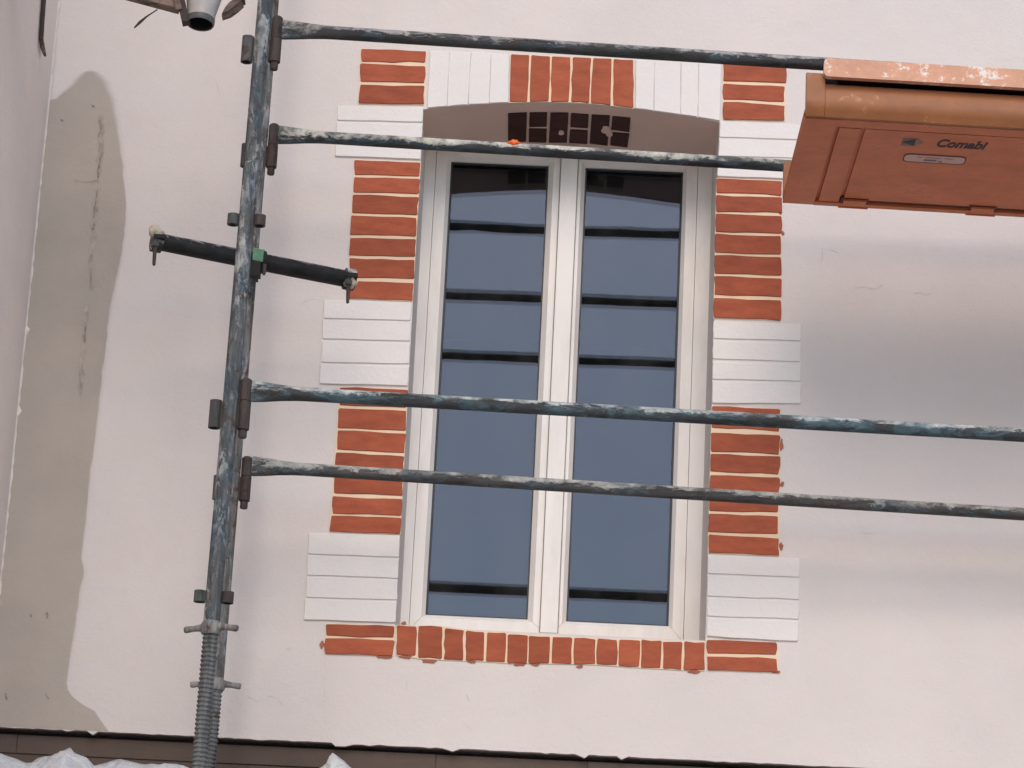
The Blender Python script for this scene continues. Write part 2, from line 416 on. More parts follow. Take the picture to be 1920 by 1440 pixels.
lz = [p[1] for p in pp[:ia+1]]; lx = [p[0] for p in pp[:ia+1]]
rp = sorted(((p[1], p[0]) for p in pp[ia:])); rz = [p[0] for p in rp]; rx = [p[1] for p in rp]
row = None
for i in range(181):
    z = lerp(ZR-.002, zap-.0005, (i/180)**.8)
    x0 = XC-.004 if z <= lz[0] else float(np.interp(z, lz, lx)); x1 = float(np.interp(z, rz, rx))
    wd = min((x1-x0)*.45, .006+.035*max(0, (z-(zap-.45))/.45)**1.5+.004*noise.noise(Vector((0, z*8, 5)))); wl2 = 0 if z <= lz[0] else wd*.6
    new = [b.verts.new((x, -.0035, z)) for x in (x0, x0+max(wl2, .001), x1-wd, x1)]
    for v, f in zip(new, (0 if wl2 else 1, 1, 1, 0)): v[FL] = f
    if row:
        for k in range(3): b.faces.new((row[k], row[k+1], new[k+1], new[k]))
    row = new
for v in row: v[FL] = 0
me = bpy.data.meshes.new('bare_patch'); b.to_mesh(me); b.free()
patch = link('bare_patch', me, M_PATCH, house); patch['label'] = 'darker beige unpainted patch of the wall'
# cracks and marks in the patch: short ribbons
M_CRACK = plain('crack', (.34, .285, .23), .9, 0, .4, 60)
def ribbon(name, px, wd, m, parent, y, jit=1.0, seed=0):
    random.seed(seed); P = smooth([(at(x, yy, 0).x, at(x, yy, 0).z) for x, yy in px], 6, False)
    L, R = [], []
    for i, p in enumerate(P):
        q = P[min(i+1, len(P)-1)]-P[max(i-1, 0)]; q = Vector((q.y, -q.x)).normalized() if q.length else Vector((1, 0))
        ww = wd*random.uniform(.25, 1)*(.2 if i in (0, len(P)-1) else 1); of = random.uniform(-1, 1)*wd*.5*jit
        L.append(p+q*(of+ww*.5)); R.append(p+q*(of-ww*.5))
    b = bmesh.new(); vs = [(b.verts.new((a.x, y, a.y)), b.verts.new((c.x, y, c.y))) for a, c in zip(L, R)]
    for a, c in zip(vs, vs[1:]): b.faces.new((a[0], c[0], c[1], a[1]))
    bmesh.ops.recalc_face_normals(b, faces=b.faces)
    me = bpy.data.meshes.new(name); b.to_mesh(me); b.free(); return link(name, me, m, parent)
for i, (px, wd) in enumerate((([(187, 225), (190, 245), (184, 258)], .010), ([(192, 285), (185, 315), (184, 335)], .012), ([(184, 352), (179, 385), (176, 410)], .008),
                              ([(177, 420), (174, 432)], .014), ([(172, 500), (170, 540)], .007), ([(162, 610), (158, 645)], .010), ([(150, 700), (152, 730)], .007),
                              ([(140, 340), (160, 342), (182, 340)], .003), ([(172, 197), (177, 202)], .010), ([(113, 225), (120, 228)], .007), ([(88, 1148), (90, 1160)], .012),
                              ([(58, 1152), (60, 1158)], .008), ([(10, 1300), (14, 1312)], .011), ([(85, 1300), (92, 1312)], .004))):
    ribbon('crack', px, wd*.75, M_CRACK, house, -.0065, .45, i)
M_STREAK = plain('damp_streak', (.44, .385, .325), .9, 0, .3, 30)
for i, px in enumerate(([(188, 215), (190, 250), (186, 300), (182, 360)], [(181, 370), (177, 420), (173, 480), (170, 545)], [(166, 570), (160, 620), (154, 680), (150, 745)])):
    ribbon('damp_streak', px, .022, M_STREAK, house, -.005, .5, 90+i)
M_HAIR = plain('hairline', (.63, .575, .54), .9)
for i, (px, wd) in enumerate((([(1600, 541), (1622, 538), (1640, 542), (1657, 533)], .0035), ([(1712, 552), (1724, 549), (1735, 553), (1747, 550)], .004), ([(1554, 467), (1574, 476)], .003),
                              ([(1542, 465), (1541, 492)], .003), ([(461, 1303), (485, 1317)], .003), ([(500, 1304), (520, 1310), (531, 1325)], .003), ([(762, 1278), (763, 1295)], .003),
                              ([(873, 1300), (881, 1318)], .004), ([(402, 146), (411, 172), (410, 195)], .0025), ([(372, 795), (378, 797)], .003), ([(420, 217), (432, 219), (442, 219)], .002),
                              ([(536, 1220), (542, 1215), (546, 1222)], .004), ([(1597, 939), (1622, 1008)], .0012), ([(505, 724), (560, 727), (598, 727)], .004), ([(560, 575), (580, 562), (606, 563)], .0035),
                              ([(868, 1355), (885, 1370)], .002), ([(612, 1225), (606, 1340)], .002), ([(1618, 1001), (1640, 999)], .003))):
    ribbon('hairline_crack', px, wd*.6, M_HAIR, house, -.0012, .6, 50+i)
# rough plaster fillet in the corner
random.seed(5); m1 = MB(); b = m1.bm; z = ZR; vs = []
while z < WT:
    wdt = .003+.003*noise.noise(Vector((0, z*9, 3)))+random.uniform(0, .004)+(.010 if random.random() < .03 else 0)
    vs.append((b.verts.new((XC-.001, -.012, z)), b.verts.new((XC+wdt, -.0045, z)))); z += random.uniform(.012, .03)
for a, c in zip(vs, vs[1:]): b.faces.new((a[0], a[1], c[1], c[0]))
m1.build('corner_fillet', M_SIDE, house)

# ------------------------------------------------------------------ painted brick surround
def wob(px4, seed=0, amp=.0022, rnd=.006, grow=0.0):
    """wobbly outline (XZ) of a brick from its 4 pixel corners TL,TR,BR,BL on the wall"""
    rs = random.Random(seed); P = [at(x, y, 0) for x, y in px4]; P = [Vector((p.x, p.z)) for p in P]; gx = (P[1]-P[0]).normalized()*grow; gz = (P[0]-P[3]).normalized()*grow
    P = [P[0]-gx+gz, P[1]+gx+gz, P[2]+gx-gz, P[3]-gx-gz]
    out = []
    for i in range(4):
        a, c = P[i], P[(i+1) % 4]; L = (c-a).length; d = (c-a).normalized(); nn = Vector((-d.y, d.x))
        k = 4 if L > .1 else 2
        for j in range(k+1):
            t = rnd/L+(1-2*rnd/L)*j/k
            e = amp*(1.5*noise.noise(Vector((seed*7.1+i*3.3, j*1.7, 0)))+rs.uniform(-.5, .5))
            out.append(a+d*(L*t)+nn*e)
    return [(p.x, p.y) for p in out]
def bed(px, grow):
    P = [at(x, y, 0) for x, y in px]; P = [Vector((p.x, p.z)) for p in P]; n = len(P); c = sum(P, Vector((0, 0)))/n; out = []
    for i in range(n):
        t = (P[(i+1) % n]-P[i-1]); nn = Vector((-t.y, t.x)).normalized()
        e1 = (P[i]-P[i-1]).normalized(); e2 = (P[(i+1) % n]-P[i]).normalized()
        n1 = Vector((-e1.y, e1.x)); n2 = Vector((-e2.y, e2.x))
        q = n1+n2; q = q/max(q.dot(n1), .35)
        out.append(P[i]+q*grow)
    return [(p.x, p.y) for p in out]
SEED = [0]
def course(name, bricks, red, label=None, vertical=False, bedpoly=None):
    if bedpoly is None:
        if not vertical:
            poly = [bricks[0][0], bricks[0][1], bricks[-1][2], bricks[-1][3]]
        else:
            poly = [bricks[0][0]]+[q[1] for q in bricks]+[bricks[-1][2]]+[q[3] for q in reversed(bricks)]
    else: poly = bedpoly
    bp = bed(poly, .0022 if red else .0012)
    bm_ = MB().prism(bp, .0, -.0035 if red else -.0022)
    par = bm_.build(name, M_CREAM if red else M_WHITE, house)
    if label: par['label'] = label
    for q in bricks:
        SEED[0] += 1
        o = MB().prism(wob(q, seed=SEED[0], rnd=.0035 if red else .003, amp=.0024 if red else .0014, grow=(.0003 if vertical else .0009) if red else .0008), -.001, -.0075, .0014)
        o.build('brick', M_BRICK if red else M_WHITE, par)
    return par
A = [[(678, 92.7), (799, 97.9), (796.5, 118.3), (678, 115.4)], [(676.7, 120.7), (797, 125.6), (795.7, 156.3), (676.7, 153.9)], [(675.2, 160.6), (795.3, 162.1), (794, 196.2), (673.2, 194.2)]]
B = [[(1356, 120.7), (1473, 127), (1473.7, 156), (1356.5, 152.7)], [(1356, 158.3), (1470, 163.5), (1470, 191), (1356, 187)], [(1356, 191.8), (1470, 198.5), (1470, 226.8), (1356.5, 223.3)]]
W = [[(633, 200), (793.3, 203), (792, 229.8), (633, 226.2)], [(631.5, 231.5), (792, 235), (790.5, 262), (630.5, 260)], [(630, 266), (790, 268.5), (788.5, 299), (629, 293.3)]]
C = [[(665.6, 301.5), (788, 306), (786, 331), (665, 327.8)], [(664.4, 333.6), (786, 337), (784, 363.3), (663.5, 361)], [(662.7, 366), (784, 370.6), (781.7, 403.6), (660.6, 399.8)],
     [(659.2, 405), (781, 410), (779.5, 443.5), (656.8, 440.6)], [(657, 446.5), (779.5, 450), (777, 482), (655, 479)], [(655.6, 485.6), (777.5, 488.5), (775.5, 523), (654.6, 521)], [(653, 527.3), (775, 531.7), (773, 564.3), (653, 559.4)]]
V = [[(608.4, 563.4), (771.5, 568.5), (769.4, 601.7), (607, 597)], [(606, 601), (769.4, 605.2), (768, 640), (605.3, 635.3)], [(604.5, 640.8), (768, 645.5), (766.5, 683), (603.8, 679.8)], [(601.4, 685.3), (766, 689), (764.2, 723.6), (599.8, 719.7)]]
D = [[(638, 727.5), (763.3, 731.5), (762, 764), (637, 760.5)], [(636, 767), (762, 771), (760, 807.7), (634.6, 802.5)], [(633, 808.8), (760, 814), (757.7, 849.7), (632.5, 843.3)], [(630, 850), (757.3, 856), (756, 885), (629, 880)],
     [(628, 886), (755.8, 890.5), (754, 930), (627.3, 925)], [(624.4, 931.4), (753.6, 936.7), (751.8, 967.3), (623.5, 962.3)], [(622, 967.3), (751.8, 971.7), (750, 1001.3), (618.5, 996)]]
E_ = [[(579.8, 1000), (749.6, 1005), (747.8, 1045), (577.5, 1038.8)], [(577.5, 1042.3), (747.2, 1049.8), (746, 1084.8), (576, 1078)], [(575, 1082.5), (745.6, 1089), (744, 1124.8), (574, 1119.8)], [(573, 1124), (743.5, 1129.7), (741, 1167.2), (570.2, 1161.8)]]
F_ = [[(612, 1170.5), (739.4, 1175), (738, 1194.8), (612.5, 1192)], [(611, 1197.7), (738, 1201.5), (736.5, 1229.8), (610, 1225.4)]]
G_ = [[(1325.5, 1200.6), (1455.6, 1206.5), (1454.8, 1227.8), (1326.5, 1224.8)], [(1326, 1231.5), (1454.5, 1235.6), (1457.5, 1260.4), (1327, 1256)]]
H_ = [[(1328.3, 1042.3), (1499.4, 1048), (1498, 1082.5), (1327.3, 1075.2)], [(1327.3, 1079.6), (1498.5, 1088.3), (1497.3, 1124.8), (1327, 1117.5)], [(1326.8, 1122.5), (1497.3, 1130), (1497, 1161.3), (1326, 1155.4)], [(1325.8, 1160.3), (1497, 1166.5), (1495, 1203), (1325.3, 1193.3)]]
I_ = [[(1335.4, 762.5), (1461.2, 768.5), (1461, 808), (1334.5, 802)], [(1333.8, 812), (1461.5, 817.7), (1460.6, 851.7), (1333.2, 845.8)], [(1332.6, 851.5), (1462.5, 856.7), (1459.6, 890), (1332, 884.4)], [(1331.3, 891.3), (1460.8, 897.5), (1459.4, 926), (1330.8, 921.3)],
      [(1330.8, 926.5), (1459.5, 931.5), (1458.3, 961), (1329.8, 958)], [(1329.3, 964), (1458, 968.8), (1458, 1001), (1328.6, 998)], [(1328.8, 1004), (1459.4, 1010.4), (1459, 1042.3), (1328, 1036)]]
J_ = [[(1338.3, 604), (1501.6, 609), (1500.8, 639.2), (1337.5, 634.5)], [(1337.4, 640), (1500.8, 646.5), (1500, 678), (1336.7, 673.6)], [(1336.6, 679.8), (1500.6, 686), (1500, 715), (1336.2, 711)], [(1336, 716.5), (1501, 721.3), (1500.8, 757.5), (1335.4, 755.6)]]
K_ = [[(1344, 335.5), (1465, 341), (1465, 366.5), (1343.3, 361.4)], [(1343.3, 366.8), (1466, 372), (1466, 399.5), (1342.4, 396.9)], [(1342.3, 401.8), (1465, 407), (1464, 438), (1341.6, 434.8)], [(1341.7, 439.6), (1464, 445), (1463.5, 477.5), (1341, 474)],
      [(1341, 479), (1464, 484.5), (1464, 517), (1340.3, 513)], [(1340.3, 518.5), (1464.5, 524), (1465, 557.5), (1339.7, 553)], [(1339.4, 559.5), (1464, 565), (1463.3, 600), (1338.6, 596)]]
LL = [[(1351, 229), (1511, 236), (1509.5, 263), (1349, 257.5)], [(1348.5, 261.5), (1509, 267.5), (1508, 297.5), (1347, 293)], [(1346.6, 297), (1507.5, 302), (1506, 337), (1345.2, 331)]]
course('quoin', A, True, 'red brick quoin left of the arch'); course('quoin', B, True, 'red brick quoin right of the arch')
course('white_quoin', W, False, 'white block below the upper left quoin'); course('quoin', C, True, 'upper left red brick jamb')
course('white_quoin', V, False, 'white block halfway up the left jamb'); course('quoin', D, True, 'lower left red brick jamb')
course('white_quoin', E_, False, 'white block at the foot of the left jamb'); course('quoin', F_, True, 'red bricks at the left end of the sill')
course('quoin', G_, True, 'red bricks at the right end of the sill'); course('white_quoin', H_, False, 'white block at the foot of the right jamb')
course('quoin', I_, True, 'lower right red brick jamb'); course('white_quoin', J_, False, 'white block halfway up the right jamb')
course('quoin', K_, True, 'upper right red brick jamb'); course('white_quoin', LL, False, 'white block below the upper right quoin')
# voussoirs
def ya(x):                                   # pixel height of the arch edge
    return float(np.interp(x, [q[0] for q in aq], [q[1] for q in aq]))
tx = [958, 994.6, 1033, 1072, 1110, 1148.5, 1187]; bx = [956.5, 991, 1031, 1069, 1106, 1147, 1186.5]
def ytop(x): return 96+(x-806)*.0455
reds = [[(tx[i]+(2 if i else 0), ytop(tx[i])), (tx[i+1]-(2 if i < 5 else 0), ytop(tx[i+1])), (bx[i+1]-(2 if i < 5 else 0), ya(bx[i+1])-.8), (bx[i]+(2 if i else 0), ya(bx[i])-.8)] for i in range(6)]
course('voussoir_block', reds, True, 'red brick voussoirs at the crown of the arch', True)
wl_ = [806, 843, 883, 921, 954.5]; wb_ = [801, 838, 878, 917, 953.5]
wr_ = [1192, 1227, 1277, 1310, 1352.5]; wrb = [1191, 1226, 1276, 1308, 1349.5]
for T, Bq, lb in ((wl_, wb_, 'white voussoirs on the left of the arch'), (wr_, wrb, 'white voussoirs on the right of the arch')):
    q = [[(T[i]+.6, ytop(T[i])), (T[i+1]-.6, ytop(T[i+1])), (Bq[i+1]-.6, ya(Bq[i+1])-.8), (Bq[i]+.6, ya(Bq[i])-.8)] for i in range(4)]
    course('voussoir_block', q, False, lb, True)
# sill soldiers
sl = [(743.8, 780, 1173, 1228), (784.6, 829, 1174, 1234), (833.6, 868.6, 1180, 1237), (873.5, 907, 1184, 1238.5), (912.3, 948, 1186, 1240), (952.3, 988.8, 1190, 1243), (991.7, 1030.5, 1193, 1243), (1035, 1071, 1195, 1244), (1075.6, 1116.4, 1197, 1244.4),
      (1119.3, 1157, 1199, 1246), (1161, 1199, 1199.7, 1248.8), (1202, 1239.8, 1200.6, 1251.7), (1243.6, 1278.6, 1203, 1254), (1282.7, 1320.6, 1203.5, 1256)]
sb = [[(a+.6, t), (c+.6, t+1.6), (c-.6, bt+1.2), (a-.6, bt)] for a, c, t, bt in sl]
par = course('sill_course', sb, True, 'red soldier bricks of the window sill', True)
# smears of red paint below the sill bricks and at brick ends
M_SMEAR = plain('red_smear', (.40, .12, .06), .7, 0, .2)
random.seed(21)
for (x, y, wx, wy) in ((722, 1231, 16, 5), (762, 1232, 14, 4), (806, 1240, 16, 4), (886, 1241, 9, 3), (975, 1245, 13, 4), (1005, 1246, 10, 3), (1087, 1250, 9, 3), (1302, 1259, 12, 4), (604, 1208, 5, 9), (1463, 398, 5, 5), (1467, 437, 4, 4), (1465, 835, 4, 12), (1467, 908, 5, 6), (1465, 1025, 5, 8), (757, 1169, 7, 4), (1455, 1260, 10, 3)):
    n_ = 12; po = []
    for i in range(n_):
        a_ = 2*PI*i/n_; r_ = random.uniform(.55, 1.1)
        p = at(x+wx*r_*math.cos(a_), y+wy*r_*math.sin(a_), 0); po.append((p.x, p.z))
    MB().prism(po, .001, -.0042).build('paint_smear', M_SMEAR, house)
# dark painted bricks on the soffit
def sof(x, t): return Vector((x, RD*t, arch(x)-.012*t))
cx0, cx1 = at(951, 193, 0).x, at(1187, 204, 0).x
m_ = .0055
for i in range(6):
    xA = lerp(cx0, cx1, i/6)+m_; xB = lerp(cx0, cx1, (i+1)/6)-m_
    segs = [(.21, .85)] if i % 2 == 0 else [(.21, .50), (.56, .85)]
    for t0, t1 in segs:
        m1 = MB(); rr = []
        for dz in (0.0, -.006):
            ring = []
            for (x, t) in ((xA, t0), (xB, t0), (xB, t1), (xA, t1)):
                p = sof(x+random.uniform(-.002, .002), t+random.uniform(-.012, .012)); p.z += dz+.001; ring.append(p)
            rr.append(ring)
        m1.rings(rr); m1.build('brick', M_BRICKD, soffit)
for (x, t, r_) in ((lerp(cx0, cx1, .44), .62, .012), (lerp(cx0, cx1, .80), .50, .02), (lerp(cx0, cx1, .83), .58, .014)):
    m1 = MB(); rr = []
    for dz, k in ((0, 1), (-.008, .85)):
        rr.append([sof(x, t)+Vector((r_*k*math.cos(2*PI*i/9)*(1+.25*math.sin(i*2.3)), r_*1.9*k*math.sin(2*PI*i/9), dz)) for i in range(9)])
    m1.rings(rr); m1.build('plaster_blob', M_SOFFIT, soffit)

# ------------------------------------------------------------------ window
YF, YG = .380, .422
def zx(px, py, Y): p = at(px, py, Y); return p.x, p.z
gl = [zx(843, 302, YF+.02), zx(1026, 310, YF+.02), zx(992.5, 1161.3, YF+.02), zx(800.6, 1154, YF+.02)]
gr = [zx(1094, 313.2, YF+.02), zx(1277.7, 321.6, YF+.02), zx(1257.3, 1174.4, YF+.02), zx(1065.7, 1164.2, YF+.02)]
def rect(q): return ((q[0][0]+q[3][0])/2, (q[1][0]+q[2][0])/2, (q[2][1]+q[3][1])/2, (q[0][1]+q[1][1])/2)
ra, rb = rect(gl), rect(gr)
zt = (ra[3]+rb[3])/2; zbm = (ra[2]+rb[2])/2
ra = (ra[0], ra[1], zbm, zt); rb = (rb[0], rb[1], zbm, zt)
fl = at(801, 600, YF).x; fr = at(1298, 650, YF).x           # inner edge of the fixed frame
zhead = zt+.052; zfoot = zbm-.058
xo0, xo1 = xl(5)-.03, xr(5)+.04
m1 = MB()
m1.box(xo0, fl-.0015, YF-.008, YF+.07, ZS-.05, zhead+.25); m1.box(fr+.0015, xo1, YF-.008, YF+.07, ZS-.05, zhead+.25)
win = m1.build('window', M_PVC, house, bevel=.004)
win['label'] = 'white two leaf window with tall panes'
MB().box(fl-.001, fr+.001, YF-.006, YF+.07, zhead+.0015, zhead+.25).build('frame_head', M_PVC, win, bevel=.004)
MB().box(fl-.001, fr+.001, YF-.006, YF+.07, ZS-.05, zfoot-.0015).build('frame_foot', M_PVC, win, bevel=.004)
MB().box(fl-.02, fr+.02, YF+.06, YF+.075, zfoot-.02, zhead+.02)   .bm.free()
cs0, cs1 = at(1013, 1180, YF-.02).x, at(1045, 1180, YF-.02).x
xm = (cs0+cs1)/2
for (x0, x1, z0, z1), (o0, o1) in ((ra, (fl, xm-.001)), (rb, (xm+.001, fr))):
    # mitred sash members, each a prism with a chamfer towards the glass
    corners_o = [(o0, zfoot), (o1, zfoot), (o1, zhead), (o0, zhead)]; corners_i = [(x0, z0), (x1, z0), (x1, z1), (x0, z1)]
    nm = ('bottom_rail', 'stile', 'top_rail', 'stile')
    for k in range(4):
        a, b2 = corners_o[k], corners_o[(k+1) % 4]; ci, cj = corners_i[k], corners_i[(k+1) % 4]
        g_ = .0006
        def sh(p, toward): 
            d = Vector((toward[0]-p[0], toward[1]-p[1])).normalized()*g_; return (p[0]+d.x, p[1]+d.y)
        a2, b3 = sh(a, b2), sh(b2, a); ci2, cj2 = sh(ci, cj), sh(cj, ci)
        cx, cz = (x0+x1)/2, (z0+z1)/2
        m1 = MB(); b = m1.bm
        mid = lambda o, i, t: (lerp(o[0], i[0], t), lerp(o[1], i[1], t))
        prof = [(0, YF+.06), (0, YF+.001), (.75, YF), (1, YF+.022), (1, YF+.06)]
        RA = [b.verts.new((mid(a2, ci2, t)[0], y, mid(a2, ci2, t)[1])) for t, y in prof]
        RB = [b.verts.new((mid(b3, cj2, t)[0], y, mid(b3, cj2, t)[1])) for t, y in prof]
        for i in range(len(prof)):
            j = (i+1) % len(prof); b.faces.new((RA[i], RA[j], RB[j], RB[i]))
        b.faces.new(RA); b.faces.new(list(reversed(RB)))
        m1.build(nm[k], M_PVC, win)
    # rubber gasket round the glass
    m1 = MB(); t_ = .006
    m1.box(x0, x1, YF+.030, YF+.045, z1-t_, z1-.0004); m1.box(x0, x1, YF+.030, YF+.045, z0+.0004, z0+t_)
    m1.box(x0+.0004, x0+t_, YF+.0305, YF+.045, z0+t_, z1-t_); m1.box(x1-t_, x1-.0004, YF+.0305, YF+.045, z0+t_, z1-t_)
    m1.build('gasket', M_SEAL, win)
    for yy in (YG, YG+.022):
        m1 = MB(); b = m1.bm
        lean = .0052*(z1-z0)              # the leaves lean back a touch
        b.faces.new([b.verts.new(q) for q in ((x0-.01, yy, z0-.01), (x1+.01, yy, z0-.01), (x1+.01, yy+lean, z1+.01), (x0-.01, yy+lean, z1+.01))])
        m1.build('pane', M_GLASS, win)
# cover strip over the meeting stiles
m1 = MB(); m1.box(cs0, cs1, YF-.022, YF-.001, at(1029, 1186, YF-.02).z, zhead); m1.build('cover_strip', M_PVC, win, bevel=.006)
MB().box(cs0-.004, cs0-.001, YF-.002, YF-.0005, zfoot+.01, zhead).build('cover_joint', M_GAP, win)
MB().box(cs1+.001, cs1+.004, YF-.002, YF-.0005, zfoot+.01, zhead).build('cover_joint', M_GAP, win)
# dark room behind the glass
m1 = MB(); m1.box(-1.8, 1.9, .47, 4.2, 3.0, 6.1); b = m1.bm
bmesh.ops.reverse_faces(b, faces=b.faces)
for f in list(b.faces):
    if abs(f.calc_center_median().y-.47) < .001: b.faces.remove(f)
m1.build('room', M_ROOM, house)
# back leaf of the wall so no daylight leaks in round the frame
m1 = MB()
m1.box(WX0, xl(5)-.002, RD+.002, .42, ZR-.3, WT); m1.box(xr(5)+.002, WX1, RD+.002, .42, ZR-.3, WT)
m1.box(xl(5)-.002, xr(5)+.002, RD+.002+.05, .42, zhead+.2, WT); m1.box(xl(5)-.002, xr(5)+.002, RD+.052, .42, ZR-.3, ZS-.03)
m1.bm.free()
m1 = MB(); m1.box(WX0, WX1, .48, .55, WT-.02, WT)
m1.box(WX0, WX1, 0.002, 6, WT, WT+.08); m1.box(WX0, WX0+.05, .01, 6, 0, WT-.001); m1.box(WX1-.05, WX1, .01, 6, 0, WT-.001); m1.box(WX0, WX1, 6, 6.2, 0, WT-.001)
m1.build('outer_shell', M_WALL, house)

# ================================================================== projecting wall on the left
pw = thing('projecting_wall', 'pinkish rendered wall projecting forward at the left edge', 'wall', (XC-.2, -1.2, 0))
m1 = MB(); m1.box(XC-.45, XC, -4.6, -.0005, 0, WT); m1.build('wall_body', M_SIDE, pw, bevel=.012)  # unseen front stretch lengthened to shade the left of the facade
# vertical cable in the corner, bent tip
cb = thing('cable', 'dark cable end hanging down the corner at top left', 'cable', tuple(at(80, 100, -.2)))
def tube_path(pts, r, n=8):
    m1 = MB(); R = []
    for i, p in enumerate(pts):
        p = Vector(p); d = (Vector(pts[min(i+1, len(pts)-1)])-Vector(pts[max(i-1, 0)])).normalized(); u = d.orthogonal().normalized(); v = d.cross(u)
        rr = r[i] if hasattr(r, '__len__') else r
        R.append([p+u*rr*math.cos(2*PI*k/n)+v*rr*math.sin(2*PI*k/n) for k in range(n)])
    return m1.rings(R)
cz = XC+.010
def atX(px, py, X):
    d = FW*FPX+RT*(px-960)-UP*(py-720); return CAM+d*((X-CAM.x)/d.x)
c0 = [atX(x, y, cz) for x, y in ((86, -120), (84, -40), (82, 0), (79, 40), (77, 75))]
tube_path(c0, .0085).build('cable_run', M_WOODD, cb, True)
tube_path([atX(77, 74, cz), atX(80, 90, cz+.003), atX(84.5, 104, cz+.004)], [.0085, .009, .005]).build('bent_tip', M_WOOD, cb, True)

# ================================================================== canopy and sheeting
ZCAN = 2.86
can = thing('canopy', 'pale flat roof canopy below the window', 'canopy', (0, -.9, ZCAN-.2))
MB().box(-1.75, 4.5, -1.72, .017, ZCAN-.06, ZCAN).build('roof_slab', M_ROOF, can)
MB().box(-1.75, 4.5, -1.76, -1.722, ZCAN-.22, ZCAN+.002).build('fascia_board', M_WOODD, can)
for x in (-1.5, .5, 2.5, 4.3):
    MB().box(x-.04, x+.04, -1.7, .016, ZCAN-.2, ZCAN-.061).build('joist', M_WOODD, can)
def tarp(name, outline, Y, label, seed):
    """crumpled sheet: ridge heights follow the folds"""
    P = [at(x, y, Y) for x, y in outline]; X = [p.x for p in P]; Z = [p.z for p in P]
    nx, ny = 150, 26; x0, x1 = X[0], X[-1]; y0, y1 = Y-.42, Y+.25
    b = bmesh.new(); grid = []
    for j in range(ny+1):
        v = j/ny; yy = lerp(y0, y1, v); row = []
        for i in range(nx+1):
            x = lerp(x0, x1, i/nx); h = float(np.interp(x, X, Z))-ZCAN
            dy = yy-Y; env = max(0, 1-(abs(dy)/(.42 if dy < 0 else .25))**1.25)
            q = Vector((x*5.5, yy*3.2, seed)); f = noise.ridged_multi_fractal(q, .9, 2.1, 4, .9, 2) if False else noise.fractal(q, .8, 2.0, 4)
            cr = abs(noise.noise(Vector((x*9+yy*6, yy*4, seed+3))))
            rg = abs(noise.noise(Vector((x*14-yy*5, yy*7+x*3, seed+8))))
            hh = max(.004, h*env*(1-.30*abs(f)*(1-env*.85)-.5*cr*(1-env**3)-.35*rg*(1-env**3)))
            row.append(b.verts.new((x+.015*f, yy+.03*f, ZCAN+hh)))
        grid.append(row)
    for j in range(ny):
        for i in range(nx): b.faces.new((grid[j][i], grid[j][i+1], grid[j+1][i+1], grid[j+1][i]))
    bmesh.ops.recalc_face_normals(b, faces=b.faces)
    me = bpy.data.meshes.new(name); b.to_mesh(me); b.free()
    o = link(name, me, M_TARP, None, True); return tag(o, label, 'sheet')
tarp('plastic_sheet', [(-70, 1440), (-30, 1418), (0, 1411), (20, 1416), (40, 1422), (56, 1425), (75, 1416), (100, 1409), (122, 1406), (133, 1400), (147, 1410), (165, 1418), (180, 1434), (205, 1427), (226, 1422), (250, 1428), (285, 1430), (330, 1431), (355, 1436), (372, 1442), (420, 1475)], -.62, 'long crumpled white plastic sheet beside the screw jacks at bottom left', 1)
tarp('plastic_sheet', [(535, 1475), (575, 1442), (590, 1438), (608, 1426), (614, 1411), (620, 1405), (630, 1413), (645, 1425), (658, 1438), (700, 1470)], -.62, 'small white plastic peak at the bottom, right of the screw jacks', 9)

